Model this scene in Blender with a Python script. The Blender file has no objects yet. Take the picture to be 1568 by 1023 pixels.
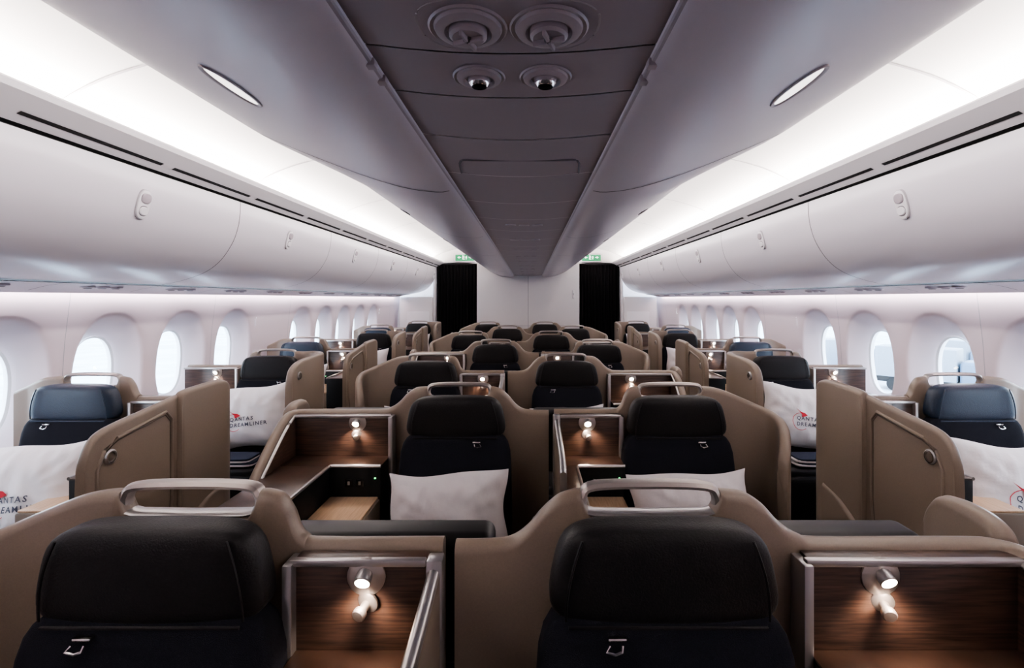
import bpy, bmesh, math, random
from mathutils import Vector, Matrix
random.seed(4)
XC=-0.035
Y0,Y1=-2.4,9.6
# ---------------- materials ----------------
MATS={}
def mat(name,col,rough=.5,metal=0.,noise=None,bump=None,emit=None,estr=0.,sheen=0.,spec=.5,coat=0.):
    m=bpy.data.materials.new(name); m.use_nodes=True
    nt=m.node_tree; b=nt.nodes['Principled BSDF']
    b.inputs['Base Color'].default_value=(*col,1); b.inputs['Roughness'].default_value=rough
    b.inputs['Metallic'].default_value=metal
    b.inputs['Specular IOR Level'].default_value=spec
    if coat: b.inputs['Coat Weight'].default_value=coat
    if sheen: b.inputs['Sheen Weight'].default_value=sheen
    if emit:
        b.inputs['Emission Color'].default_value=(*emit,1); b.inputs['Emission Strength'].default_value=estr
    tc=nt.nodes.new('ShaderNodeTexCoord')
    if noise:
        sc,col2,stretch=noise
        mp=nt.nodes.new('ShaderNodeMapping'); mp.inputs['Scale'].default_value=stretch
        n=nt.nodes.new('ShaderNodeTexNoise'); n.inputs['Scale'].default_value=sc; n.inputs['Detail'].default_value=6
        r=nt.nodes.new('ShaderNodeValToRGB')
        r.color_ramp.elements[0].color=(*col,1); r.color_ramp.elements[1].color=(*col2,1)
        r.color_ramp.elements[0].position=.35; r.color_ramp.elements[1].position=.65
        nt.links.new(tc.outputs['Object'],mp.inputs['Vector']); nt.links.new(mp.outputs[0],n.inputs['Vector'])
        nt.links.new(n.outputs['Fac'],r.inputs[0]); nt.links.new(r.outputs[0],b.inputs['Base Color'])
    if bump:
        sc,st=bump
        n=nt.nodes.new('ShaderNodeTexNoise'); n.inputs['Scale'].default_value=sc; n.inputs['Detail'].default_value=4
        bp=nt.nodes.new('ShaderNodeBump'); bp.inputs['Strength'].default_value=st; bp.inputs['Distance'].default_value=.004
        nt.links.new(tc.outputs['Object'],n.inputs['Vector']); nt.links.new(n.outputs['Fac'],bp.inputs['Height'])
        nt.links.new(bp.outputs[0],b.inputs['Normal'])
    MATS[name]=m; return m
mat('taupe',(.212,.166,.127),.34,noise=(300,(.230,.180,.138),(1,1,1)),bump=(500,.06))
mat('taupe_dark',(.11,.085,.065),.5)
mat('silver',(.50,.48,.47),.3,.85)
mat('handle_metal',(.40,.36,.33),.35,.6)
mat('hook_metal',(.42,.38,.35),.35,.85)
mat('chrome',(.8,.78,.76),.15,1.)
mat('leather',(.007,.006,.0065),.5,noise=(180,(.010,.009,.0095),(1,1,1)),bump=(260,.25),spec=.28)
mat('fabric_navy',(.0055,.006,.010),.85,noise=(420,(.012,.013,.020),(1,1,3)),bump=(700,.5),spec=.2)
mat('leather_navy',(.006,.016,.033),.38,noise=(180,(.008,.020,.042),(1,1,1)),bump=(260,.25))
mat('wood',(.028,.015,.0105),.33,noise=(9,(.080,.045,.031),(1.2,1.2,26)))
mat('wood_light',(.50,.33,.20),.4,noise=(10,(.62,.43,.28),(24,1.2,1.2)))
mat('black',(.006,.006,.0065),.45,spec=.3)
mat('black_gloss',(.006,.006,.007),.12)
mat('white_plastic',(.80,.77,.78),.42)
mat('bin_white',(.72,.68,.715),.28,bump=(400,.015))
mat('bin_mid',(.56,.505,.545),.30,bump=(400,.02))
mat('panel_mauve',(.32,.275,.30),.45,bump=(300,.05))
mat('panel_mauve2',(.40,.35,.375),.4)
mat('psu_gray',(.56,.52,.56),.4)
mat('ceiling_white',(.86,.84,.82),.55)
mat('wall_white',(.81,.70,.73),.5,bump=(350,.03))
mat('seam',(.16,.145,.155),.7)
mat('seam_light',(.50,.47,.49),.6)
mat('slot_black',(.006,.006,.006),.8)
mat('carpet',(.035,.033,.038),.95,noise=(90,(.06,.056,.062),(1,1,1)),bump=(300,.8))
mat('pillow',(.84,.78,.775),.85,noise=(6,(.88,.835,.83),(1,1,1)),bump=(28,.5),sheen=.2)
mat('blanket_navy',(.015,.02,.04),.95,bump=(300,.6))
mat('curtain',(.007,.006,.007),.95,bump=(300,.4),spec=.15)
mat('logo_gray',(.07,.07,.10),.7)
mat('logo_red',(.62,.03,.05),.7)
mat('lamp_glow',(1,.85,.7),.3,emit=(1,.80,.64),estr=45)
mat('down_glow',(1,1,1),.3,emit=(1,.93,.9),estr=2.2)
mat('green_led',(.1,.9,.2),.3,emit=(.1,1,.25),estr=4)
mat('sign_green',(.0,.14,.05),.5,emit=(.01,.30,.11),estr=.6)
mat('sign_white',(.9,.95,.9),.4,emit=(.8,1,.85),estr=1.2)
mat('apron',(.50,.52,.54),.9,noise=(.3,(.66,.68,.70),(1,1,1)))
mat('vehicle_gray',(.20,.23,.27),.5)
mat('vehicle_blue',(.10,.14,.20),.5)
mat('far_white',(.74,.70,.70),.5)
g=bpy.data.materials.new('glass'); g.use_nodes=True; nt=g.node_tree; nt.nodes.clear()
o=nt.nodes.new('ShaderNodeOutputMaterial'); t=nt.nodes.new('ShaderNodeBsdfTransparent'); t.inputs[0].default_value=(.9,.96,1,1)
gl=nt.nodes.new('ShaderNodeBsdfGlossy'); gl.inputs['Roughness'].default_value=.03; mx=nt.nodes.new('ShaderNodeMixShader'); mx.inputs[0].default_value=.06
nt.links.new(t.outputs[0],mx.inputs[1]); nt.links.new(gl.outputs[0],mx.inputs[2]); nt.links.new(mx.outputs[0],o.inputs[0]); MATS['glass']=g

# ---------------- mesh builder ----------------
class MB:
    def __init__(s): s.v=[]; s.f=[]; s.m=[]; s.sm=[]
    def add(s,vs,fs,m,smooth=True):
        n=len(s.v); s.v+= [tuple(v) for v in vs]
        for i,f in enumerate(fs):
            s.f.append([a+n for a in f]); s.m.append(m if isinstance(m,str) else m[i]); s.sm.append(smooth)
        return s
    def mesh(s,name,mirror=False,angle=38,recalc=True):
        me=bpy.data.meshes.new(name)
        vs=[(-x,y,z) for x,y,z in s.v] if mirror else s.v
        fs=[f[::-1] for f in s.f] if mirror else s.f
        me.from_pydata(vs,[],fs)
        names=[]
        for m in s.m:
            if m not in names: names.append(m)
        for n in names: me.materials.append(MATS[n])
        ix={n:i for i,n in enumerate(names)}
        for p,m,sm in zip(me.polygons,s.m,s.sm):
            p.material_index=ix[m]; p.use_smooth=sm
        me.update()
        if recalc:
            bm=bmesh.new(); bm.from_mesh(me); bmesh.ops.recalc_face_normals(bm,faces=bm.faces); bm.to_mesh(me); bm.free()
        try: me.set_sharp_from_angle(angle=math.radians(angle))
        except Exception: pass
        return me
def obj(name,me,parent=None,loc=(0,0,0),rot=None):
    ob=bpy.data.objects.new(name,me); bpy.context.scene.collection.objects.link(ob)
    ob.location=loc
    if rot: ob.rotation_euler=rot
    if parent: ob.parent=parent
    return ob
def empty(name,loc=(0,0,0),rot=(0,0,0)):
    e=bpy.data.objects.new(name,None); e.empty_display_size=.1; bpy.context.scene.collection.objects.link(e); e.location=loc; e.rotation_euler=rot; return e
def T(M,vs): return [tuple(M@Vector(v)) for v in vs]
def rbox(mb,x0,x1,y0,y1,z0,z1,m,b=.008,seg=2,M=None):
    bm=bmesh.new(); bmesh.ops.create_cube(bm,size=1)
    for v in bm.verts:
        v.co=Vector(((x0+x1)/2+v.co.x*(x1-x0),(y0+y1)/2+v.co.y*(y1-y0),(z0+z1)/2+v.co.z*(z1-z0)))
    b=min(b,abs(x1-x0)*.45,abs(y1-y0)*.45,abs(z1-z0)*.45)
    if b>0: bmesh.ops.bevel(bm,geom=list(bm.edges),offset=b,segments=seg,profile=.5,affect='EDGES')
    bm.verts.ensure_lookup_table(); bm.verts.index_update()
    vs=[v.co.copy() for v in bm.verts]; fs=[[v.index for v in f.verts] for f in bm.faces]; bm.free()
    if M: vs=T(M,vs)
    mb.add(vs,fs,m)
def sq(mb,c,w,d,h,m,p=5,taper=0,n=8,M=None,fn=None):
    idx={}; vs=[]; fs=[]
    def key(a,b,cc):
        k=(round(a,4),round(b,4),round(cc,4))
        if k not in idx:
            nn=(abs(a)**p+abs(b)**p+abs(cc)**p)**(1/p)
            x,y,z=a/nn,b/nn,cc/nn
            x*=1-taper*((z+1)/2)**1.6
            q=Vector((x*w/2,y*d/2,z*h/2))
            if fn: q=fn(q)
            idx[k]=len(vs); vs.append(q)
        return idx[k]
    g=[-1+2*i/n for i in range(n+1)]
    g=[math.sin(t*math.pi/2)*.35+t*.65 for t in g]
    for ax in range(3):
        for s in (-1,1):
            for i in range(n):
                for j in range(n):
                    q=[]
                    for a,b in ((g[i],g[j]),(g[i+1],g[j]),(g[i+1],g[j+1]),(g[i],g[j+1])):
                        P=[0,0,0]; P[ax]=s; P[(ax+1)%3]=a; P[(ax+2)%3]=b; q.append(key(*P))
                    fs.append(q if s>0 else q[::-1])
    MM=Matrix.Translation(c)@(M if M else Matrix())
    mb.add(T(MM,vs),fs,m)
def lathe(mb,prof,m,M,n=20):
    vs=[];fs=[]
    for r,h in prof:
        for i in range(n):
            a=2*math.pi*i/n; vs.append((r*math.cos(a),r*math.sin(a),h))
    for k in range(len(prof)-1):
        for i in range(n):
            j=(i+1)%n; fs.append([k*n+i,k*n+j,(k+1)*n+j,(k+1)*n+i])
    fs.append(list(range(n))[::-1]); fs.append([ (len(prof)-1)*n+i for i in range(n)])
    if not isinstance(m,str):
        mm=[]
        for k in range(len(prof)-1): mm+=[m[k]]*n
        mm+=[m[0],m[-1]]; m=mm
    mb.add(T(M,vs),fs,m)
def tube(mb,pts,r,m,n=8,ry=None,closed=False):
    pts=[Vector(p) for p in pts]; vs=[];fs=[]; N=len(pts)
    for i,p in enumerate(pts):
        a=pts[(i-1)%N] if (closed or i>0) else p; b=pts[(i+1)%N] if (closed or i<N-1) else p
        t=(b-a).normalized()
        up=Vector((0,1,0)) if abs(t.y)<.9 else Vector((0,0,1))
        u=t.cross(up).normalized(); w=u.cross(t).normalized()
        for k in range(n):
            an=2*math.pi*k/n; vs.append(p+u*math.cos(an)*r+w*math.sin(an)*(ry or r))
    for i in range(N if closed else N-1):
        j=(i+1)%N
        for k in range(n): fs.append([i*n+k,i*n+(k+1)%n,j*n+(k+1)%n,j*n+k])
    if not closed: fs.append(list(range(n))[::-1]); fs.append([(N-1)*n+k for k in range(n)])
    mb.add(vs,fs,m)
def cr(pts,n=6):
    out=[]; P=[pts[0]]+list(pts)+[pts[-1]]
    for i in range(1,len(P)-2):
        for k in range(n):
            t=k/n
            out.append(tuple(.5*((2*b)+(-a+c)*t+(2*a-5*b+4*c-d)*t*t+(-a+3*b-3*c+d)*t**3) for a,b,c,d in zip(P[i-1],P[i],P[i+1],P[i+2])))
    out.append(tuple(pts[-1])); return out
def wall(mb,pts,th,mo='taupe',mi='taupe',rim='taupe',rr=None):
    N=len(pts); vs=[];fs=[];ms=[]
    h=th/2; r=rr or h
    for i,(x,y,zt,zb) in enumerate(pts):
        a=pts[max(0,i-1)]; b=pts[min(N-1,i+1)]
        t=Vector((b[0]-a[0],b[1]-a[1],0))
        if t.length<1e-6: t=Vector((1,0,0))
        t.normalize(); nx,ny=-t.y,t.x
        sec=[(h,zb),(h,zt-r),(h*.9,zt-r*.55),(h*.6,zt-r*.18),(0,zt),(-h*.6,zt-r*.18),(-h*.9,zt-r*.55),(-h,zt-r),(-h,zb)]
        for o_,z in sec: vs.append((x+nx*o_,y+ny*o_,z))
    K=9; mk=[mo,rim,rim,rim,rim,rim,rim,mi,mo]
    for i in range(N-1):
        for k in range(K):
            l=(k+1)%K
            fs.append([i*K+k,i*K+l,(i+1)*K+l,(i+1)*K+k]); ms.append(mk[k])
    fs.append(list(range(K))); ms.append(rim); fs.append([(N-1)*K+k for k in range(K)][::-1]); ms.append(rim)
    mb.add(vs,fs,ms)
ROT=lambda a,ax: Matrix.Rotation(math.radians(a),4,ax)
TR=lambda x,y,z: Matrix.Translation((x,y,z))

# ---------------- suite ----------------
def suite_parts(sw,cw,sc,left,right,navy=False,screen=True,drop='steep'):
    P={k:MB() for k in ('shell','console','trim','headrest','seat_back','seat_cushion','reading_lamp','coat_hook','screen','side_wall')}
    W=sw+cw; th=.044
    if left=='aisle':
        L=[(.085,-.245,.86,.70),(.072,-.235,.93,.58),(.05,-.20,.985,.45),(.03,-.15,1.015,.3),(.025,-.095,1.04,.12),(.045,-.045,1.058,.02),(.095,-.012,1.080,.02),(.16,0,1.108,.02),(.235,0,1.138,.02),(.285,0,1.150,.02)]
    elif left=='aisle_tall':
        L=[(.022,-.60,.90,.55),(.022,-.59,1.04,.5),(.022,-.55,1.11,.3),(.022,-.45,1.14,.1),(.022,-.3,1.15,.02),(.022,-.15,1.155,.02),(.05,-.06,1.155,.02),(.12,-.01,1.155,.02),(.2,0,1.15,.02)]
    elif left=='window':
        L=[(.0,-.01,1.08,.02),(.06,0,1.11,.02),(.10,0,1.13,.02),(.14,0,1.145,.02),(.20,0,1.152,.02)]
    else:
        L=[(.0,0,1.045,.02),(.07,0,1.046,.02),(.115,0,1.052,.02),(.15,0,1.075,.02),(.18,0,1.11,.02),(.215,0,1.14,.02)]
    a=sc-.145; b=sc+.145
    L=[p for p in L if p[0]<a-.02]
    path=cr(L+[(a-.01,0,1.152,.02)],5)
    path+=[(a,0,1.152,.02),(a+.008,0,1.13,.02),(a+.022,0,1.104,.02),(a+.05,0,1.098,.02),(sc,0,1.098,.02),(b-.05,0,1.098,.02),(b-.022,0,1.104,.02),(b-.008,0,1.13,.02),(b,0,1.152,.02)]
    if drop=='steep':
        R=[(b+.01,0,1.152,.02),(b+.04,0,1.143,.02),(b+.060,0,1.115,.02),(b+.073,0,1.08,.02),(b+.092,0,1.057,.02),(b+.125,0,1.05,.02)]
    else:
        R=[(b+.01,0,1.152,.02),(b+.05,0,1.147,.02),(b+.09,0,1.122,.02),(b+.125,0,1.085,.02),(b+.165,0,1.059,.02),(b+.22,0,1.05,.02)]
    if right=='aisle':
        R+=[(W-.12,0,1.05,.02),(W-.05,-.01,1.05,.02),(W-.022,-.05,1.048,.02),(W-.02,-.12,1.02,.02),(W-.02,-.20,.965,.02),(W-.02,-.28,.90,.02),(W-.02,-.33,.855,.02),(W-.02,-.36,.80,.02),(W-.02,-.46,.78,.02),(W-.02,-.7,.76,.02)]
    elif right=='door':
        R+=[(W-.14,0,1.06,.02),(W-.07,-.01,1.08,.02),(W-.03,-.05,1.13,.02),(W-.02,-.12,1.155,.02),(W-.02,-.25,1.155,.02),(W-.02,-.36,1.148,.02),(W-.02,-.385,1.13,.02),(W-.02,-.395,1.09,.02)]
    else:
        R+=[(W-.06,0,1.05,.02),(W-.02,0,1.05,.02)]
    path+=cr(R,5)
    wall(P['shell'],path,th)
    hp=cr([(a+.004,0,1.115),(a+.006,0,1.140),(a+.03,0,1.158),(sc,0,1.162),(b-.03,0,1.158),(b-.006,0,1.140),(b-.004,0,1.115)],5)
    tube(P['trim'],hp,.010,'handle_metal',ry=.017)
    tube(P['trim'],[(a+.01,0,1.108),(a+.03,0,1.103),(sc,0,1.101),(b-.03,0,1.103),(b-.01,0,1.108)],.006,'silver',ry=.020)
    HL='leather_navy' if navy else 'leather'
    def hf(q):
        q=q.copy()
        if q.y<0: q.y*=1+.15*math.cos(q.x/.21*1.4)
        return q
    sq(P['headrest'],(sc,-.095,1.037),.438,.085,.182,HL,p=4.8,taper=.16,n=12,fn=hf)
    for s in (-1,1):
        tube(P['headrest'],[(sc+s*(.185-.03*t*t),-.139-.004*math.sin(math.pi*t),.965+.145*t) for t in [i/8 for i in range(9)]],.0025,HL,n=6)
    tube(P['headrest'],[(sc+x,-.142,.955) for x in [-.18+.36*i/10 for i in range(11)]],.0035,HL,n=6)
    sq(P['seat_back'],(sc,-.125,.72),.49,.10,.52,'fabric_navy',p=6,taper=.04,n=10,M=ROT(-7,'X'))
    bx=sc-.095
    rbox(P['headrest'],bx-.016,bx+.018,-.156,-.140,.939,.945,'chrome',.003)
    tube(P['headrest'],[(bx-.013,-.158,.935),(bx-.020,-.162,.926),(bx-.004,-.163,.922),(bx+.008,-.162,.926),(bx+.010,-.158,.935)],.0025,'chrome',n=6)
    sq(P['seat_cushion'],(sc,-.42,.43),.52,.50,.13,HL,p=6,n=8)
    sq(P['seat_cushion'],(sc,-.655,.30),.50,.09,.30,HL,p=6,n=6)
    rbox(P['seat_cushion'],sc-.24,sc+.24,-.62,-.05,.06,.38,'black',.01)
    rbox(P['side_wall'],.015,.075 if sc<.42 else .12,-.66,-.03,.03,.46 if left=='aisle_tall' else .58,'taupe',.012)
    rbox(P['side_wall'],sw-.045,sw-.005,-.62,-.03,.03,.60,'taupe_dark',.01)
    C=P['console']; yp=-.055
    x0=sw+.012; x1=W-(.045 if right!='window' else .02)
    rbox(C,x0,x1,yp,-.024,.5,1.035,'wood',.002)
    lw=cw-.27 if right!='window' else .05
    lw=max(.06,lw)
    rbox(C,x0,x1,-.185,yp,.03,.85,'black',.004)
    rbox(C,x0,x1,-.183,yp-.001,.848,.853,'wood',.001)
    rbox(C,x1-lw,x1,-.62,-.185,.03,.85,'black',.004)
    rbox(C,x1-lw+.003,x1,-.62,-.185,.848,.853,'wood',.001)
    rbox(C,x0,x1-lw,-.62,-.185,.03,.72,'taupe',.01)
    rbox(C,x0+.008,x1-lw-.004,-.615,-.19,.718,.728,'wood_light',.004)
    for i,dx in enumerate((.07,.115)):
        rbox(C,x0+dx,x0+dx+.034,-.189,-.18,.765,.80,'black_gloss',.004)
        rbox(C,x0+dx+.012,x0+dx+.022,-.191,-.18,.775,.79,'silver',.001)
    rbox(C,x0+.02,x0+.026,-.190,-.18,.80,.805,'green_led',.001)
    if right=='aisle':
        wp=cr([(W-.046,-.055,1.025,.8),(W-.046,-.12,.995,.8),(W-.046,-.20,.94,.8),(W-.046,-.28,.88,.8),(W-.046,-.33,.84,.8)],5)
        wall(C,wp,.010,'wood','wood','wood',.003)
    Tm=P['trim']
    rbox(Tm,sw-.006,sw+.014,-.075,-.022,.45,1.03,'silver',.004)
    rbox(Tm,sw+.004,x1,-.066,-.05,1.022,1.036,'silver',.003)
    tube(Tm,[(x0,-.186,.853),(x1-lw-.02,-.186,.853),(x1-lw-.004,-.19,.853),(x1-lw,-.205,.853),(x1-lw,-.62,.853)],.007,'silver')
    if right=='aisle':
        tube(Tm,cr([(W-.05,-.055,1.03),(W-.05,-.12,1.003),(W-.05,-.20,.948),(W-.05,-.28,.885),(W-.05,-.33,.842),(W-.05,-.36,.79)],5),.006,'silver',n=6)
    if right=='divider':
        dp=[(W-.03,-.03,1.03,.3),(W-.03,-.10,1.01,.3),(W-.03,-.25,.985,.3),(W-.03,-.42,.965,.3),(W-.03,-.47,.93,.3)]
        wall(P['side_wall'],cr(dp,4),.026,'taupe','taupe','silver',.012)
        rbox(Tm,W-.045,W-.012,-.066,-.03,.5,1.035,'silver',.005)
    if right=='door':
        D=P['side_wall']
        dp=[(W-.035,-.36,1.135,.05),(W-.035,-.50,1.115,.05),(W-.035,-.68,1.092,.05),(W-.035,-.76,1.075,.05),(W-.035,-.80,1.045,.05),(W-.035,-.825,.99,.05),(W-.035,-.832,.90,.05)]
        wall(D,cr(dp,5),.034)
        ins=[(-.46,1.075),(-.60,1.052),(-.70,1.035),(-.755,1.005),(-.785,.94),(-.785,.70),(-.76,.60),(-.70,.56),(-.48,.56),(-.44,.60),(-.43,.70),(-.43,1.04)]
        ins2=[(y*.97-.018,.83+(z-.83)*.955) for y,z in ins]
        for xx in (W-.0525,W-.0175):
            tube(D,[(xx,yy,zz) for yy,zz in ins],.0065,'taupe',n=8,closed=True)
            tube(D,[(xx,yy,zz) for yy,zz in ins2],.0028,'taupe_dark',n=6,closed=True)
        for s,xx in ((-90,W-.05),(90,W-.02)):
            M=TR(xx,-.73,.975)@ROT(s,'Y')
            lathe(P['coat_hook'],[(.027,0),(.027,.006),(.022,.009),(.017,.009),(.015,.005),(.001,.005)],['silver','silver','chrome','taupe_dark','taupe_dark'],M,24)
        wall(D,cr([(W-.02,-.12,.66,.02),(W-.018,-.25,.63,.02),(W-.012,-.40,.55,.02)],4),.06)
        wall(D,cr([(W-.046,-.055,1.04,.8),(W-.046,-.2,1.10,.8),(W-.046,-.36,1.10,.8)],3),.010,'wood','wood','wood',.003)
        tube(Tm,[(W-.037,-.07,1.0),(W-.037,-.07,.6)],.006,'silver',n=6)
    if left=='aisle_tall':
        for s,xx in ((-90,.0),(90,.044)):
            M=TR(xx,-.50,1.045)@ROT(s,'Y')
            lathe(P['coat_hook'],[(.027,0),(.027,.006),(.022,.009),(.017,.009),(.015,.005),(.001,.005)],['silver','silver','chrome','taupe_dark','taupe_dark'],M,24)
    lx=x0+.142
    lathe(P['reading_lamp'],[(.038,0),(.038,.004),(.030,.010),(.012,.012)],'handle_metal',TR(lx,yp,1.0)@ROT(90,'X'),24)
    lathe(P['reading_lamp'],[(.010,0),(.015,.006),(.016,.024),(.014,.026),(.012,.025),(.001,.025)],['silver','silver','silver','lamp_glow','lamp_glow'],TR(lx,yp-.004,1.012)@ROT(118,'X'),20)
    lathe(P['coat_hook'],[(.022,0),(.022,.004),(.018,.007),(.009,.009),(.008,.024),(.013,.027),(.0135,.036),(.011,.039),(.001,.040)],'hook_metal',TR(lx+.004,yp,.950)@ROT(102,'X')@ROT(-14,'Y'),20)
    if screen:
        S=P['screen']; yy=-1.185+.045
        rbox(S,sc-.24,sc+.24,yy,yy+.095,.74,1.030,'black',.024,4)
        rbox(S,sc-.215,sc+.215,yy+.09,yy+.098,.77,.99,'black_gloss',.004)
        rbox(S,sc-.24,sc+.24,yy-.01,yy+.20,.03,.42,'taupe_dark',.02)
        rbox(S,sc-.12,sc+.12,yy-.01,yy+.02,.40,.76,'taupe_dark',.01)
        if left=='aisle':
            wall(P['side_wall'],cr([(.05,-1.13,1.02,.02),(.046,-1.11,1.045,.02),(.04,-1.06,1.055,.02),(.035,-.99,1.053,.02),(.03,-.94,1.035,.02),(.03,-.91,.98,.02),(.03,-.902,.85,.02)],5),.055)
    else: del P['screen']
    return P,(lx,yp-.03,.985)
TYPES={
 'c_out':dict(sw=.697,cw=.318,sc=.47,left='aisle',right='divider',drop='steep'),
 'c_in':dict(sw=.695,cw=.48,sc=.405,left='divider',right='aisle',drop='soft'),
 'w_a':dict(sw=.62,cw=.50,sc=.385,left='window',right='door',navy=True),
 'w_b':dict(sw=.67,cw=.42,sc=.405,left='aisle_tall',right='window',navy=False),
}
CACHE={}
def get(tp,mir,screen):
    k=(tp,mir,screen)
    if k not in CACHE:
        P,l=suite_parts(screen=screen,**TYPES[tp])
        CACHE[k]=({n:p.mesh(tp+'_'+n,mir) for n,p in P.items()},l)
    return CACHE[k]
def place(tp,x,y,mir,screen=True,light=False):
    M,l=get(tp,mir,screen)
    e=empty('business_class_seat',(x+XC,y,0))
    for n,me in M.items(): obj(n,me,e)
    if light:
        L=bpy.data.lights.new('reading_light','SPOT'); L.energy=2.6; L.color=(1,.80,.66); L.shadow_soft_size=.015; L.spot_size=math.radians(130); L.spot_blend=.7
        lo=bpy.data.objects.new('reading_light',L); bpy.context.scene.collection.objects.link(lo); lo.parent=e
        lo.location=(-l[0] if mir else l[0],l[1]-.012,l[2]-.004); lo.rotation_euler=(math.radians(12),0,0)
    return e
# pillow
def pth(u,v,Tk): 
    return Tk*max(0,(1-u**4)*(1-v**4))**.6*(.55+.45*max(0,(1-u*u)*(1-v*v))**.5)
def pillow_mesh(w,h,Tk,logo,seed,off=0):
    mb=MB(); n=34; rnd=random.Random(seed); ph=[rnd.uniform(0,6) for _ in range(6)]
    def wr(u,v): return .0045*math.sin(9*u+4*v+ph[0])*math.sin(7*v-3*u+ph[1])+.003*math.sin(17*u*v+11*u+ph[2])+ .011*math.sin(16*math.atan2(v,u)+ph[3])*min(1,(u*u+v*v))*max(0,1-max(abs(u),abs(v)))
    def P(u,v,s):
        cu=1-.075*(1-v*v); cv=1-.085*(1-u*u)
        x=u*w/2*cu+.006*math.sin(5*v+ph[4])*abs(u); z=v*h/2*cv+.006*math.sin(4*u+ph[5])*abs(v)
        t=pth(u,v,Tk); k=min(1,t/Tk*2)
        return (x,-s*(t+.002)+ (wr(u,v)*k if s>0 else 0),z)
    for s in (1,-1):
        vs=[P(-1+2*i/n,-1+2*j/n,s) for i in range(n+1) for j in range(n+1)]
        fs=[[i*(n+1)+j,(i+1)*(n+1)+j,(i+1)*(n+1)+j+1,i*(n+1)+j+1] for i in range(n) for j in range(n)]
        mb.add(vs,fs,'pillow')
    def depth(x,z):
        u=max(-.98,min(.98,x/(w/2*.95))); v=max(-.98,min(.98,z/(h/2*.95)))
        return -(pth(u,v,Tk)+.006)+wr(u,v)
    if logo:
        def text(s,size,cx,cz,m):
            cu=bpy.data.curves.new('t','FONT'); cu.body=s; cu.size=size; cu.align_x='LEFT'; cu.space_character=1.3; cu.resolution_u=2; cu.offset=.0006
            ob=bpy.data.objects.new('t',cu); bpy.context.scene.collection.objects.link(ob)
            dg=bpy.context.evaluated_depsgraph_get(); me=ob.evaluated_get(dg).to_mesh()
            vs=[(v.co.x+cx,depth(v.co.x+cx,v.co.y+cz),v.co.y+cz) for v in me.vertices]; fs=[list(p.vertices) for p in me.polygons]
            ob.evaluated_get(dg).to_mesh_clear(); bpy.data.objects.remove(ob)
            mb.add(vs,fs,m,False)
        text('QANTAS',.034,-.115+off,-.02,'logo_gray'); text('DREAMLINER',.034,-.115+off,-.058,'logo_gray')
        N=30; vs=[];fs=[]
        for i in range(N+1):
            a=math.radians(60+250*i/N)
            for r in (.055,.0580):
                x=-.085+off+r*math.cos(a); z=-.03+r*math.sin(a); vs.append((x,depth(x,z),z))
        for i in range(N): fs.append([2*i,2*i+1,2*i+3,2*i+2])
        mb.add(vs,fs,'logo_red',False)
        pts=[(-.120,.055),(-.09,.033),(-.060,.028),(-.040,.013),(-.06,.004),(-.08,-.001),(-.082,.018)]
        vs=[(x+off,depth(x+off,z)-.001,z) for x,z in pts]; mb.add(vs,[list(range(len(pts)))],'logo_red',False)
    return mb.mesh('pillow',recalc=False,angle=60)
PL=[pillow_mesh(.50,.43,.085,True,1,.01),pillow_mesh(.50,.43,.085,True,2,.06)]
PC=[pillow_mesh(.48,.36,.085,False,s) for s in (3,4)]
def pillow(x,y,z,logo,lean,roll,yaw=0,k=0):
    obj('pillow',(PL if logo else PC)[k%2],None,(x+XC,y,z),(math.radians(-lean),math.radians(roll),math.radians(yaw)))
bl=MB()
for i,(m,dz) in enumerate((('pillow',0),('blanket_navy',.012),('pillow',.024),('blanket_navy',.034))):
    sq(bl,(.012*math.sin(i*2),0,.009+dz),.36-.01*i,.16,.017,m,p=7,n=6)
BL=bl.mesh('blanket')

PITCH=1.185
for k in range(7):
    y=1.015+PITCH*k; scr=k>0; li=k<5
    if k%2==0:
        place('c_out',-1.14,y,False,scr,li); place('c_in',-.12,y,False,scr,li); sx=[-.67,.285]
    else:
        place('c_out',1.14,y,True,scr,li); place('c_in',.12,y,True,scr,li); sx=[.67,-.285]
    if k>0:
        for j,s in enumerate(sx): pillow(s,y-.30,.685,False,14,random.uniform(-4,4),0,k+j)
for k in range(7):
    y=1.305+PITCH*k
    for sd in (-1,1):
        if k%2==1:
            place('w_a',sd*2.595,y,sd>0,k>0,k<5); pillow(sd*2.08,y-.42,.715,True,13,(-5 if sd<0 else 5),0,int(sd>0))
        else:
            place('w_b',sd*1.48,y,sd<0,k>0,k<5); pillow(sd*1.885,y-.33,.735,True,11,(-5 if sd<0 else 5)+random.uniform(-2,2),0,int(sd>0))
            obj('blanket',BL,None,(sd*1.885+XC,y-.58,.497))

# ---------------- cabin ----------------
def extrude(mb,prof,ys,m,flip=False):
    n=len(prof); vs=[(x,y,z) for y in ys for x,z in prof]; fs=[];ms=[]
    for i in range(len(ys)-1):
        for k in range(n-1):
            f=[i*n+k,i*n+k+1,(i+1)*n+k+1,(i+1)*n+k]; fs.append(f[::-1] if flip else f); ms.append(m if isinstance(m,str) else m[k])
    mb.add(vs,fs,ms)
f=MB(); rbox(f,-2.75,2.75,Y0,Y1+.15,-.05,0,'carpet',.0); obj('floor',f.mesh('floor'),None,(XC,0,0))
cp=cr([(-1.98,2.225),(-1.93,2.27),(-1.80,2.37),(-1.6,2.46),(-1.3,2.53),(-.8,2.57),(0,2.58),(.8,2.57),(1.3,2.53),(1.6,2.46),(1.80,2.37),(1.93,2.27),(1.98,2.225)],5)
c=MB(); extrude(c,cp,[Y0,Y1+.1],'ceiling_white')
obj('ceiling',c.mesh('ceiling',recalc=False),None,(XC,0,0))
c=MB()
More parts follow.
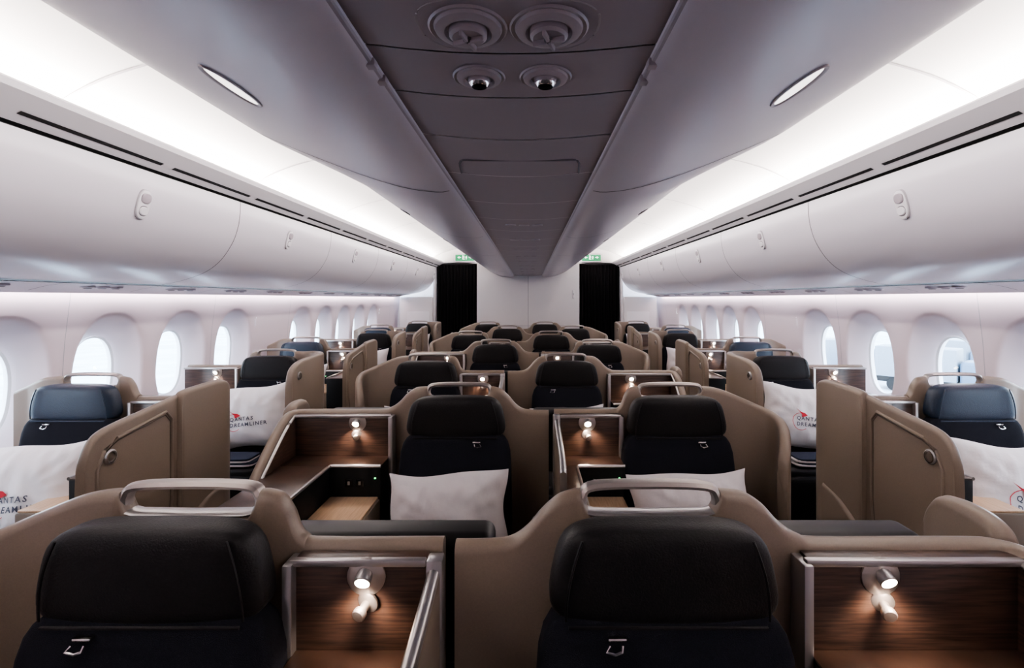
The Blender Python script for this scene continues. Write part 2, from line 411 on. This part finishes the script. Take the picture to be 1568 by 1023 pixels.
for i in range(9):
    y=.55+1.38*i
    for sgn in (-1,1):
        pr=[(sgn*x,z-.003) for x,z in cp if -1.96<x<-.7]
        extrude(c,pr,[y,y+.012],'seam_light')
obj('trim_ceiling',c.mesh('trim',recalc=False),None,(XC,0,0))
# outboard bins
fac=[(1.68,2.235),(1.650,2.262),(1.632,2.264),(1.624,2.255),(1.635,2.235),(1.735,2.185),(1.770,2.170)]
binp=cr([(1.776,2.155),(1.778,2.08),(1.79,2.0),(1.825,1.90),(1.90,1.79),(2.0,1.715),(2.14,1.665),(2.27,1.638)],5)
for sgn in (-1,1):
    e=empty('overhead_bin',(XC,0,0)); S=lambda P:[(sgn*x,z) for x,z in P]
    b=MB(); extrude(b,S([(1.98,2.225),(1.70,2.215)]+fac),[Y0,9.35],'white_plastic'); obj('upper_fascia',b.mesh('f',recalc=False,angle=25),e)
    b=MB(); extrude(b,S([fac[-1],(1.79,2.163),binp[0]]),[Y0,9.35],'slot_black')
    y=1.66-.72*5
    while y<9.1:
        extrude(b,S([(1.712,2.1950),(1.729,2.1865)]),[y,y+.65],'slot_black'); y+=.72
    obj('air_slots',b.mesh('s',recalc=False),e)
    b=MB(); extrude(b,S(binp),[Y0,9.35],'bin_white'); 
    endp=S(binp+[(2.5,1.638),(2.5,2.2),(1.98,2.225)]+[fac[-1]])
    b.add([(x,9.35,z) for x,z in endp],[list(range(len(endp)))],'bin_white',False)
    b.add([(x,9.35,z) for x,z in S([(1.98,2.225)]+fac)],[list(range(8))],'white_plastic',False)
    obj('doors',b.mesh('d',recalc=False),e)
    b=MB()
    for i in range(-2,6):
        y=3.02+1.38*i
        pr=[]
        for i2,(x,z) in enumerate(binp):
            a=binp[max(0,i2-1)]; c2=binp[min(len(binp)-1,i2+1)]; t=Vector((c2[0]-a[0],c2[1]-a[1])).normalized(); pr.append((x+t.y*.001,z-t.x*.001))
        extrude(b,S(pr),[y,y+.006],'seam')
        M=TR(sgn*1.789,y+.64,1.995)@ROT(-sgn*(90+13),'Y')
        if y+.64>.5:
            def oval(a,bb,h0,h1,m,dx=0,dy=0):
                N=28; vs=[];fs=[]
                for h,s in ((h0,1),(h1,1),(h1+.003*(1 if h1>h0 else -1),.86)):
                    for q in range(N):
                        an=2*math.pi*q/N; cx=math.cos(an); sy=math.sin(an)
                        vs.append(((abs(cx)**.8)*math.copysign(a*s,cx)+dx,(abs(sy)**.8)*math.copysign(bb*s,sy)+dy,h))
                for r_ in range(2):
                    for q in range(N): fs.append([r_*N+q,r_*N+(q+1)%N,(r_+1)*N+(q+1)%N,(r_+1)*N+q])
                fs.append([2*N+q for q in range(N)]); b.add(T(M,vs),fs,m)
            oval(.071,.039,-.012,.003,'seam_light'); oval(.068,.036,-.012,.006,'white_plastic'); oval(.026,.026,.004,.008,'seam',dx=-sgn*.030); oval(.020,.024,.004,.012,'white_plastic',dx=-sgn*.030); oval(.024,.028,.004,.012,'panel_mauve2',dx=sgn*.030)
    obj('latches',b.mesh('l'),e)
    e2=empty('passenger_service_unit',(XC,0,0)); b=MB()
    extrude(b,S([(2.275,1.632),(2.288,1.645),(2.30,1.630)]),[Y0,9.35],'slot_black')
    psu=[(2.30,1.630),(2.40,1.615),(2.48,1.595),(2.515,1.582),(2.52,1.60)]
    extrude(b,S(psu),[Y0,9.35],'psu_gray'); obj('panel',b.mesh('p',recalc=False),e2)
    b=MB()
    y=-1.6
    while y<9:
        M=TR(sgn*2.39,y,1.616)@ROT(180,'X')
        for dy in (-.09,.0,.09): lathe(b,[(.036,-.003),(.034,.005),(.022,.006),(.014,.012),(.001,.012)],['psu_gray','psu_gray','seam','white_plastic'],M@TR(0,dy,0),16)
        extrude(b,S([(2.302,1.628),(2.40,1.6135),(2.48,1.5935)]),[y+.3,y+.306],'seam')
        y+=.62
    obj('vents',b.mesh('v'),e2)
# side walls with window openings
def Wf(z):
    P=[(0,2.60),(.3,2.615),(.6,2.62),(1.0,2.625),(1.3,2.605),(1.5,2.58),(1.66,2.56)]
    for (z0,w0),(z1,w1) in zip(P,P[1:]):
        if z<=z1: t=(z-z0)/(z1-z0); return w0+(w1-w0)*t
    return P[-1][1]
WP=.635
WINY=[3.06+WP*k for k in range(-4,9) if k!=3]
wn=0
for sgn,nm in ((-1,'left'),(1,'right')):
    w=MB()
    zs=[0,.15,.3,.45,.58]; extrude(w,[(sgn*Wf(z),z) for z in zs],[Y0,Y1+.1],'wall_white')
    zs=[1.58,1.62,1.66]; extrude(w,[(sgn*Wf(z),z) for z in zs],[Y0,Y1+.1],'wall_white')
    zz=[.58+.1*i for i in range(11)]
    def plain(a,b_): 
        extrude(w,[(sgn*Wf(z),z) for z in zz],[a,b_],'wall_white')
    cur=Y0; hb=WP/2
    for yc in WINY:
        if yc-hb>cur+.001: plain(cur,yc-hb)
        cur=yc+hb; N=64
        def ring(hw,hh,zc,dep,p=2.3):
            r=[]
            for q in range(N):
                an=2*math.pi*(q+.0)/N; cx,sy=math.cos(an),math.sin(an)
                y_=yc+hw*math.copysign(abs(cx)**(2/p),cx); z_=zc+hh*math.copysign(abs(sy)**(2/p),sy)
                r.append((sgn*(Wf(z_)+dep),y_,z_))
            return r
        rect=[]
        for q in range(N):
            an=2*math.pi*q/N; cx,sy=math.cos(an),math.sin(an); m_=max(abs(cx),abs(sy)); z_=1.08+.5*sy/m_
            rect.append((sgn*Wf(z_),yc+hb*cx/m_,z_))
        R=[rect,ring(.272,.400,1.07,0),ring(.256,.378,1.07,.004),ring(.245,.364,1.07,.018),ring(.175,.268,1.065,.098),ring(.165,.256,1.065,.110),ring(.160,.248,1.065,.118)]
        vs=[v for r in R for v in r]; fs=[]
        for r_ in range(len(R)-1):
            for q in range(N): fs.append([r_*N+q,r_*N+(q+1)%N,(r_+1)*N+(q+1)%N,(r_+1)*N+q])
        w.add(vs,fs,'wall_white')
        wn+=1; g=MB(); A=ring(.160,.248,1.065,.117); B=ring(.160,.248,1.065,.160); C_=ring(.149,.236,1.065,.125); D_=ring(.149,.236,1.065,.13)
        vs=A+C_+D_+B; fs=[]
        for r_ in range(3):
            for q in range(N): fs.append([r_*N+q,r_*N+(q+1)%N,(r_+1)*N+(q+1)%N,(r_+1)*N+q])
        g.add(vs,fs,'white_plastic'); g.add(D_,[list(range(N))],'glass',False)
        obj('window_%d'%wn,g.mesh('window'),None,(XC,0,0))
    plain(cur,Y1+.1)
    obj('wall_'+nm,w.mesh('wall_'+nm,recalc=False,angle=50),None,(XC,0,0))
    s=MB()
    for k in range(-3,6):
        y=2.74+2*WP*k
        extrude(s,[(sgn*(Wf(z)-.0015),z) for z in [.6+.1*i for i in range(11)]],[y,y+.004],'seam_light')
    obj('trim_wall_'+nm,s.mesh('s',recalc=False),None,(XC,0,0))
for nm,y in (('back',Y1+.1),('front',Y0-.06)):
    w=MB(); rbox(w,-2.7,2.7,y,y+.05,0,2.62,'far_white' if nm=='back' else 'bin_mid',0); obj('wall_'+nm,w.mesh('w'),None,(XC,0,0))
e=empty('galley_partition',(XC,0,0)); m=MB()
rbox(m,-1.0,1.0,9.42,9.68,0.005,2.3,'far_white',.02); rbox(m,-.003,.003,9.416,9.43,0.01,2.2,'seam',0)
rbox(m,-.99,.99,9.412,9.43,1.02,1.03,'seam_light',0)
rbox(m,.86,.90,9.40,9.425,1.55,1.72,'white_plastic',.01)
rbox(m,.875,.885,9.395,9.41,1.62,1.66,'seam',.002)
obj('panel',m.mesh('m'),e)
for sgn in (-1,1):
    e=empty('closet',(XC,0,0)); m=MB()
    rbox(m,*sorted((sgn*1.86,sgn*2.5)),9.38,9.66,.005,1.60,'far_white',.03)
    rbox(m,*sorted((sgn*1.92,sgn*2.35)),9.372,9.39,.7,1.30,'white_plastic',.02)
    rbox(m,*sorted((sgn*1.81,sgn*1.86)),9.42,9.66,.005,2.33,'far_white',.02)
    obj('body',m.mesh('m'),e)
    h=MB(); 
    xs=[sgn*(1.0+.97*i/14) for i in range(15)]
    def cz(x):
        for (a,za),(b_,zb) in zip(cp,cp[1:]):
            if a<=x<=b_: return za+(zb-za)*(x-a)/(b_-a)
        return 2.25
    vs=[];fs=[]
    for i,x in enumerate(xs):
        t=(abs(x)-1.4)/.4; low=2.235+.02*max(0,1-t*t)
        vs+= [(x,9.40,low),(x,9.40,cz(x)),(x,9.62,low)]
    for i in range(14): fs+=[[3*i,3*i+1,3*i+4,3*i+3],[3*i,3*i+3,3*i+5,3*i+2]]
    h.add(vs,fs,'ceiling_white'); obj('trim_header',h.mesh('h'),None,(XC,0,0))
    cu=MB(); vs=[];fs=[]; n=90
    for i in range(n+1):
        x=1.01+.79*i/n; dy=.03*math.sin(i*.85)+.010*math.sin(i*2.1)
        for z in (.03,.8,1.6,2.23): vs.append((sgn*x,9.53+dy*(1 if z<2 else .6),z))
    for i in range(n):
        for k in range(3): fs.append([i*4+k,i*4+k+1,(i+1)*4+k+1,(i+1)*4+k])
    cu.add(vs,fs,'curtain'); rbox(cu,*sorted((sgn*1.01,sgn*1.80)),9.50,9.56,2.215,2.232,'slot_black',.004)
    obj('curtain',cu.mesh('curtain'),None,(XC,0,0))
    s=MB(); cx=sgn*1.22
    rbox(s,cx-.215,cx+.215,9.33,9.397,2.255,2.425,'white_plastic',.05,4)
    rbox(s,cx-.185,cx+.185,9.32,9.345,2.28,2.402,'sign_green',.012)
    for a,b_,c_,d in ((-.045,-.03,2.31,2.385),(-.03,.0,2.31,2.32),(.01,.045,2.345,2.355),(.02,.035,2.31,2.375),(-.02,-.008,2.335,2.38)):
        rbox(s,cx+a,cx+b_,9.315,9.325,c_,d,'sign_white',.002)
    for q in (-1,1):
        s.add([(cx+q*.14,9.316,2.3475),(cx+q*.105,9.316,2.372),(cx+q*.105,9.316,2.323)],[[0,1,2]],'sign_white',False)
        rbox(s,cx+q*.105-.03*(q>0)-.0,cx+q*.105+.03*(q<0),9.315,9.325,2.342,2.353,'sign_white',.001)
    obj('exit_sign',s.mesh('exit'),None,(XC,0,0))
# ------------- centre ceiling: bins + panel ------------
A=[(.262,2.012),(.285,1.99),(.34,1.985),(.46,1.998),(.60,2.03),(.75,2.075),(.87,2.115),(.94,2.145),(.972,2.175),(.96,2.215),(.86,2.32),(.75,2.575)]
B=[(.262,2.012),(.285,1.985),(.34,1.972),(.44,1.978),(.54,2.0),(.64,2.035),(.73,2.08),(.79,2.125),(.805,2.17),(.785,2.22),(.71,2.33),(.66,2.575)]
def prof(y):
    t=max(0,min(1,(y-1.72)/(2.35-1.72))); t=t*t*(3-2*t)
    return cr([(a[0]+(b[0]-a[0])*t,a[1]+(b[1]-a[1])*t) for a,b in zip(A,B)],4)
ys=[Y0,1.6]+[1.7+.06*i for i in range(13)]+[9.38]
def lowz(x,y):
    P=prof(y)
    for (a,za),(b_,zb) in zip(P,P[1:]):
        if a<=x<=b_: return za+(zb-za)*(x-a)/(b_-a), math.atan2(zb-za,b_-a)
    return P[-1][1],0
for sgn in (-1,1):
    e=empty('ceiling_stowage_bin',(XC,0,0)); b=MB()
    vs=[];fs=[]; n=len(prof(0))
    for y in ys: vs+=[(sgn*x,y,z) for x,z in prof(y)]
    for i in range(len(ys)-1):
        for k in range(n-1): fs.append([i*n+k,i*n+k+1,(i+1)*n+k+1,(i+1)*n+k])
    b.add(vs,fs,'bin_mid'); obj('body',b.mesh('b',recalc=False,angle=60),e)
    b=MB()
    def seamcurve(pts,wd=.006):
        vs=[];fs=[]
        for i,(x,y) in enumerate(pts):
            z,_=lowz(x,y); vs+=[(sgn*x,y-wd/2,z-.0012),(sgn*x,y+wd/2,z-.0012)]
        for i in range(len(pts)-1): fs.append([2*i,2*i+1,2*i+3,2*i+2])
        b.add(vs,fs,'seam')
    seamcurve([(.29+.62*i/24,1.95-.25*(i/24)**2) for i in range(25)],.012)
    for k in range(5):
        y=3.35+1.38*k; seamcurve([(.29+.49*i/16,y) for i in range(17)])
    obj('seams',b.mesh('s',recalc=False),e)
    b=MB()
    for k in range(4):
        y=2.85+1.38*k
        z,an=lowz(.70,y)
        rbox(b,-.02,.02,-.05,.05,-.004,.006,'seam',.004,M=TR(sgn*.70,y,z)@ROT(-sgn*math.degrees(an),'Y'))
    obj('latches',b.mesh('l'),e)
    z,an=lowz(.665,1.14); d=MB(); M=TR(sgn*.665,1.14,z)@ROT(-sgn*math.degrees(an),'Y')@ROT(180,'X')
    N=36; vs=[];fs=[]
    for (ra,rb,h) in ((.036,.112,-.004),(.034,.110,.004),(.028,.103,.004),(.023,.098,.001),):
        for q in range(N):
            an2=2*math.pi*q/N; vs.append((ra*math.cos(an2),rb*math.sin(an2),h))
    for r_ in range(3):
        for q in range(N): fs.append([r_*N+q,r_*N+(q+1)%N,(r_+1)*N+(q+1)%N,(r_+1)*N+q])
    ms=['panel_mauve2']*N*3; d.add(T(M,vs),fs,ms); 
    d.add(T(M,vs[3*N:]),[list(range(N))],'down_glow'); obj('ceiling_downlight',d.mesh('d'),None,(XC,0,0))
e=empty('ceiling_service_panel',(XC,0,0)); b=MB()
pp=[(-.275,2.03),(-.268,2.012),(-.255,2.008)]+[(.245*i/8,1.992+.016*(i/8)**2) for i in range(-8,9)]+[(.255,2.008),(.268,2.012),(.275,2.03)]
sy=[-.9,-.3,.28,.66,.872,1.064,1.345,1.75]+[2.25+.46*i for i in range(16)]
prev=Y0
for y in sy+[9.38]:
    extrude(b,pp,[prev+.0022,min(y-.0022,9.38)],'panel_mauve'); prev=y
    pin=[(x*.985,z+.005) for x,z in pp]; 
    if y<9.4: extrude(b,pin,[y-.005,y+.005],'seam')
obj('panels',b.mesh('p',recalc=False,angle=30),e)
b=MB()
for sgn in (-1,1):
    tube(b,[(sgn*.272,Y0,2.006),(sgn*.272,9.38,2.006)],.007,'panel_mauve2',n=8)
    for yy in (1.0,.93): rbox(b,sgn*.272-.012,sgn*.272+.012,yy-.012,yy+.012,1.994,2.01,'panel_mauve2',.004)
obj('edge_strips',b.mesh('e'),e)
b=MB()
for (yy,rr,kind) in ((.79,.062,'fan'),(.965,.05,'lamp')):
    for sx in (-.066,.066):
        M=TR(sx,yy,1.9925)@ROT(180,'X')
        lathe(b,[(rr*1.05,.0),(rr*1.0,.003),(rr*.9,.001),(rr*.86,.006),(rr*.70,.010),(rr*.62,.010),(rr*.56,.003),(rr*.02,.003)],'panel_mauve2',M,32)
        if kind=='fan':
            lathe(b,[(rr*.5,.002),(rr*.5,.014),(rr*.42,.018),(rr*.02,.018)],'panel_mauve2',M,24)
            for a in (20,110,200,290): rbox(b,rr*.06,rr*.44,-.003,.003,.016,.026,'panel_mauve2',.002,M=M@ROT(a,'Z'))
            lathe(b,[(.008,.01),(.008,.022),(.001,.022)],'seam',M,12)
        else:
            lathe(b,[(rr*.46,.002),(rr*.42,.014),(rr*.30,.020),(rr*.26,.014),(rr*.02,.014)],['panel_mauve2','chrome','slot_black','slot_black'],M,24)
for yy,hx,hy in ((.79,.148,.078),(.965,.125,.058)):
    tube(b,[(hx*math.copysign(abs(math.cos(a))**.6,math.cos(a)),yy+hy*math.copysign(abs(math.sin(a))**.8,math.sin(a)),1.996+.012*(math.cos(a))**2*.4) for a in [2*math.pi*i/40 for i in range(40)]],.0035,'panel_mauve2',n=6,closed=True)
tube(b,cr([(-.21,1.735,2.003),(-.19,1.58,2.001),(-.12,1.555,1.996),(.12,1.555,1.996),(.19,1.58,2.001),(.21,1.735,2.003)],4),.004,'seam',n=6)
for k in range(9):
    y=2.9+.72*k
    for sx in (-.08,0,.08): lathe(b,[(.034,-.004),(.03,.006),(.018,.004),(.001,.004)],'panel_mauve2',TR(sx,y,1.994)@ROT(180,'X'),16)
obj('vents',b.mesh('v'),e)

# outside
m=MB(); rbox(m,-150,150,-150,150,-4.6,-4.5,'apron',0); obj('airport_apron_ground',m.mesh('g'))
tk=MB()
rbox(tk,-1.1,1.1,-1.2,3.0,.9,2.9,'vehicle_gray',.06); rbox(tk,-1.0,1.0,-2.9,-1.3,.7,2.2,'vehicle_blue',.2,3); rbox(tk,-.85,.85,-2.93,-2.0,1.4,2.05,'black_gloss',.05)
rbox(tk,-1.0,1.0,-2.9,3.0,.55,.9,'black',.05)
for xx in (-1.0,1.0):
    for yy in (-2.1,1.9): lathe(tk,[(.1,-.18),(.42,-.18),(.45,-.1),(.45,.1),(.42,.18),(.1,.18)],'black',TR(xx,yy,.45)@ROT(90,'Y'),20)
TKM=tk.mesh('baggage_truck')
for x,y,r_ in ((26,31,40),(31,25.5,100),(33,37,10),(40,31,70),(24,38,80)):
    obj('baggage_truck',TKM,None,(x,y,-4.5),(0,0,math.radians(r_)))

# ------------- lights -------------
def area(name,loc,rot,sx,sy,p,col):
    L=bpy.data.lights.new(name,'AREA'); L.shape='RECTANGLE'; L.size=sx; L.size_y=sy; L.energy=p; L.color=col
    o_=bpy.data.objects.new(name,L); bpy.context.scene.collection.objects.link(o_); o_.location=loc; o_.rotation_euler=rot; return o_
ym=(Y0+9.35)/2; ln=9.35-Y0-.1
for sgn in (-1,1):
    area('bin_fill_light',(sgn*1.79+XC,ym,2.222),(0,math.radians(180+sgn*12),0),.06,ln,215,(1,.92,.88))
    area('bin_fill_light',(sgn*.905+XC,ym,2.33),(0,math.radians(-sgn*105),0),.05,ln,82,(1,.92,.91))  # unseen strip added over centre bins, aimed outboard to brighten fascia and doors
    area('wall_wash_light',(sgn*2.538+XC,ym,1.592),(0,math.radians(sgn*-4),0),.020,ln,29,(1,.80,.81))
w=bpy.data.worlds.new('sky'); bpy.context.scene.world=w; w.use_nodes=True; nt=w.node_tree; bg=nt.nodes['Background']
tc=nt.nodes.new('ShaderNodeTexCoord'); sp=nt.nodes.new('ShaderNodeSeparateXYZ'); r=nt.nodes.new('ShaderNodeValToRGB')
nt.links.new(tc.outputs['Generated'],sp.inputs[0]); nt.links.new(sp.outputs[2],r.inputs[0]); nt.links.new(r.outputs[0],bg.inputs[0])
r.color_ramp.elements[0].position=0; r.color_ramp.elements[0].color=(.92,.96,1,1); r.color_ramp.elements[1].position=.6; r.color_ramp.elements[1].color=(.6,.78,1,1)
bg.inputs[1].default_value=13
bpy.context.scene.view_settings.view_transform='AgX'
bpy.context.scene.view_settings.look='AgX - Medium High Contrast'
cd=bpy.data.cameras.new('camera'); cam=bpy.data.objects.new('camera',cd); bpy.context.scene.collection.objects.link(cam)
cam.location=(0,0,1.55); cam.rotation_euler=(math.radians(90),0,0); cd.lens=17; cd.sensor_width=36; cd.shift_x=-.0175; cd.shift_y=-.0344; cd.clip_start=.02
bpy.context.scene.camera=cam
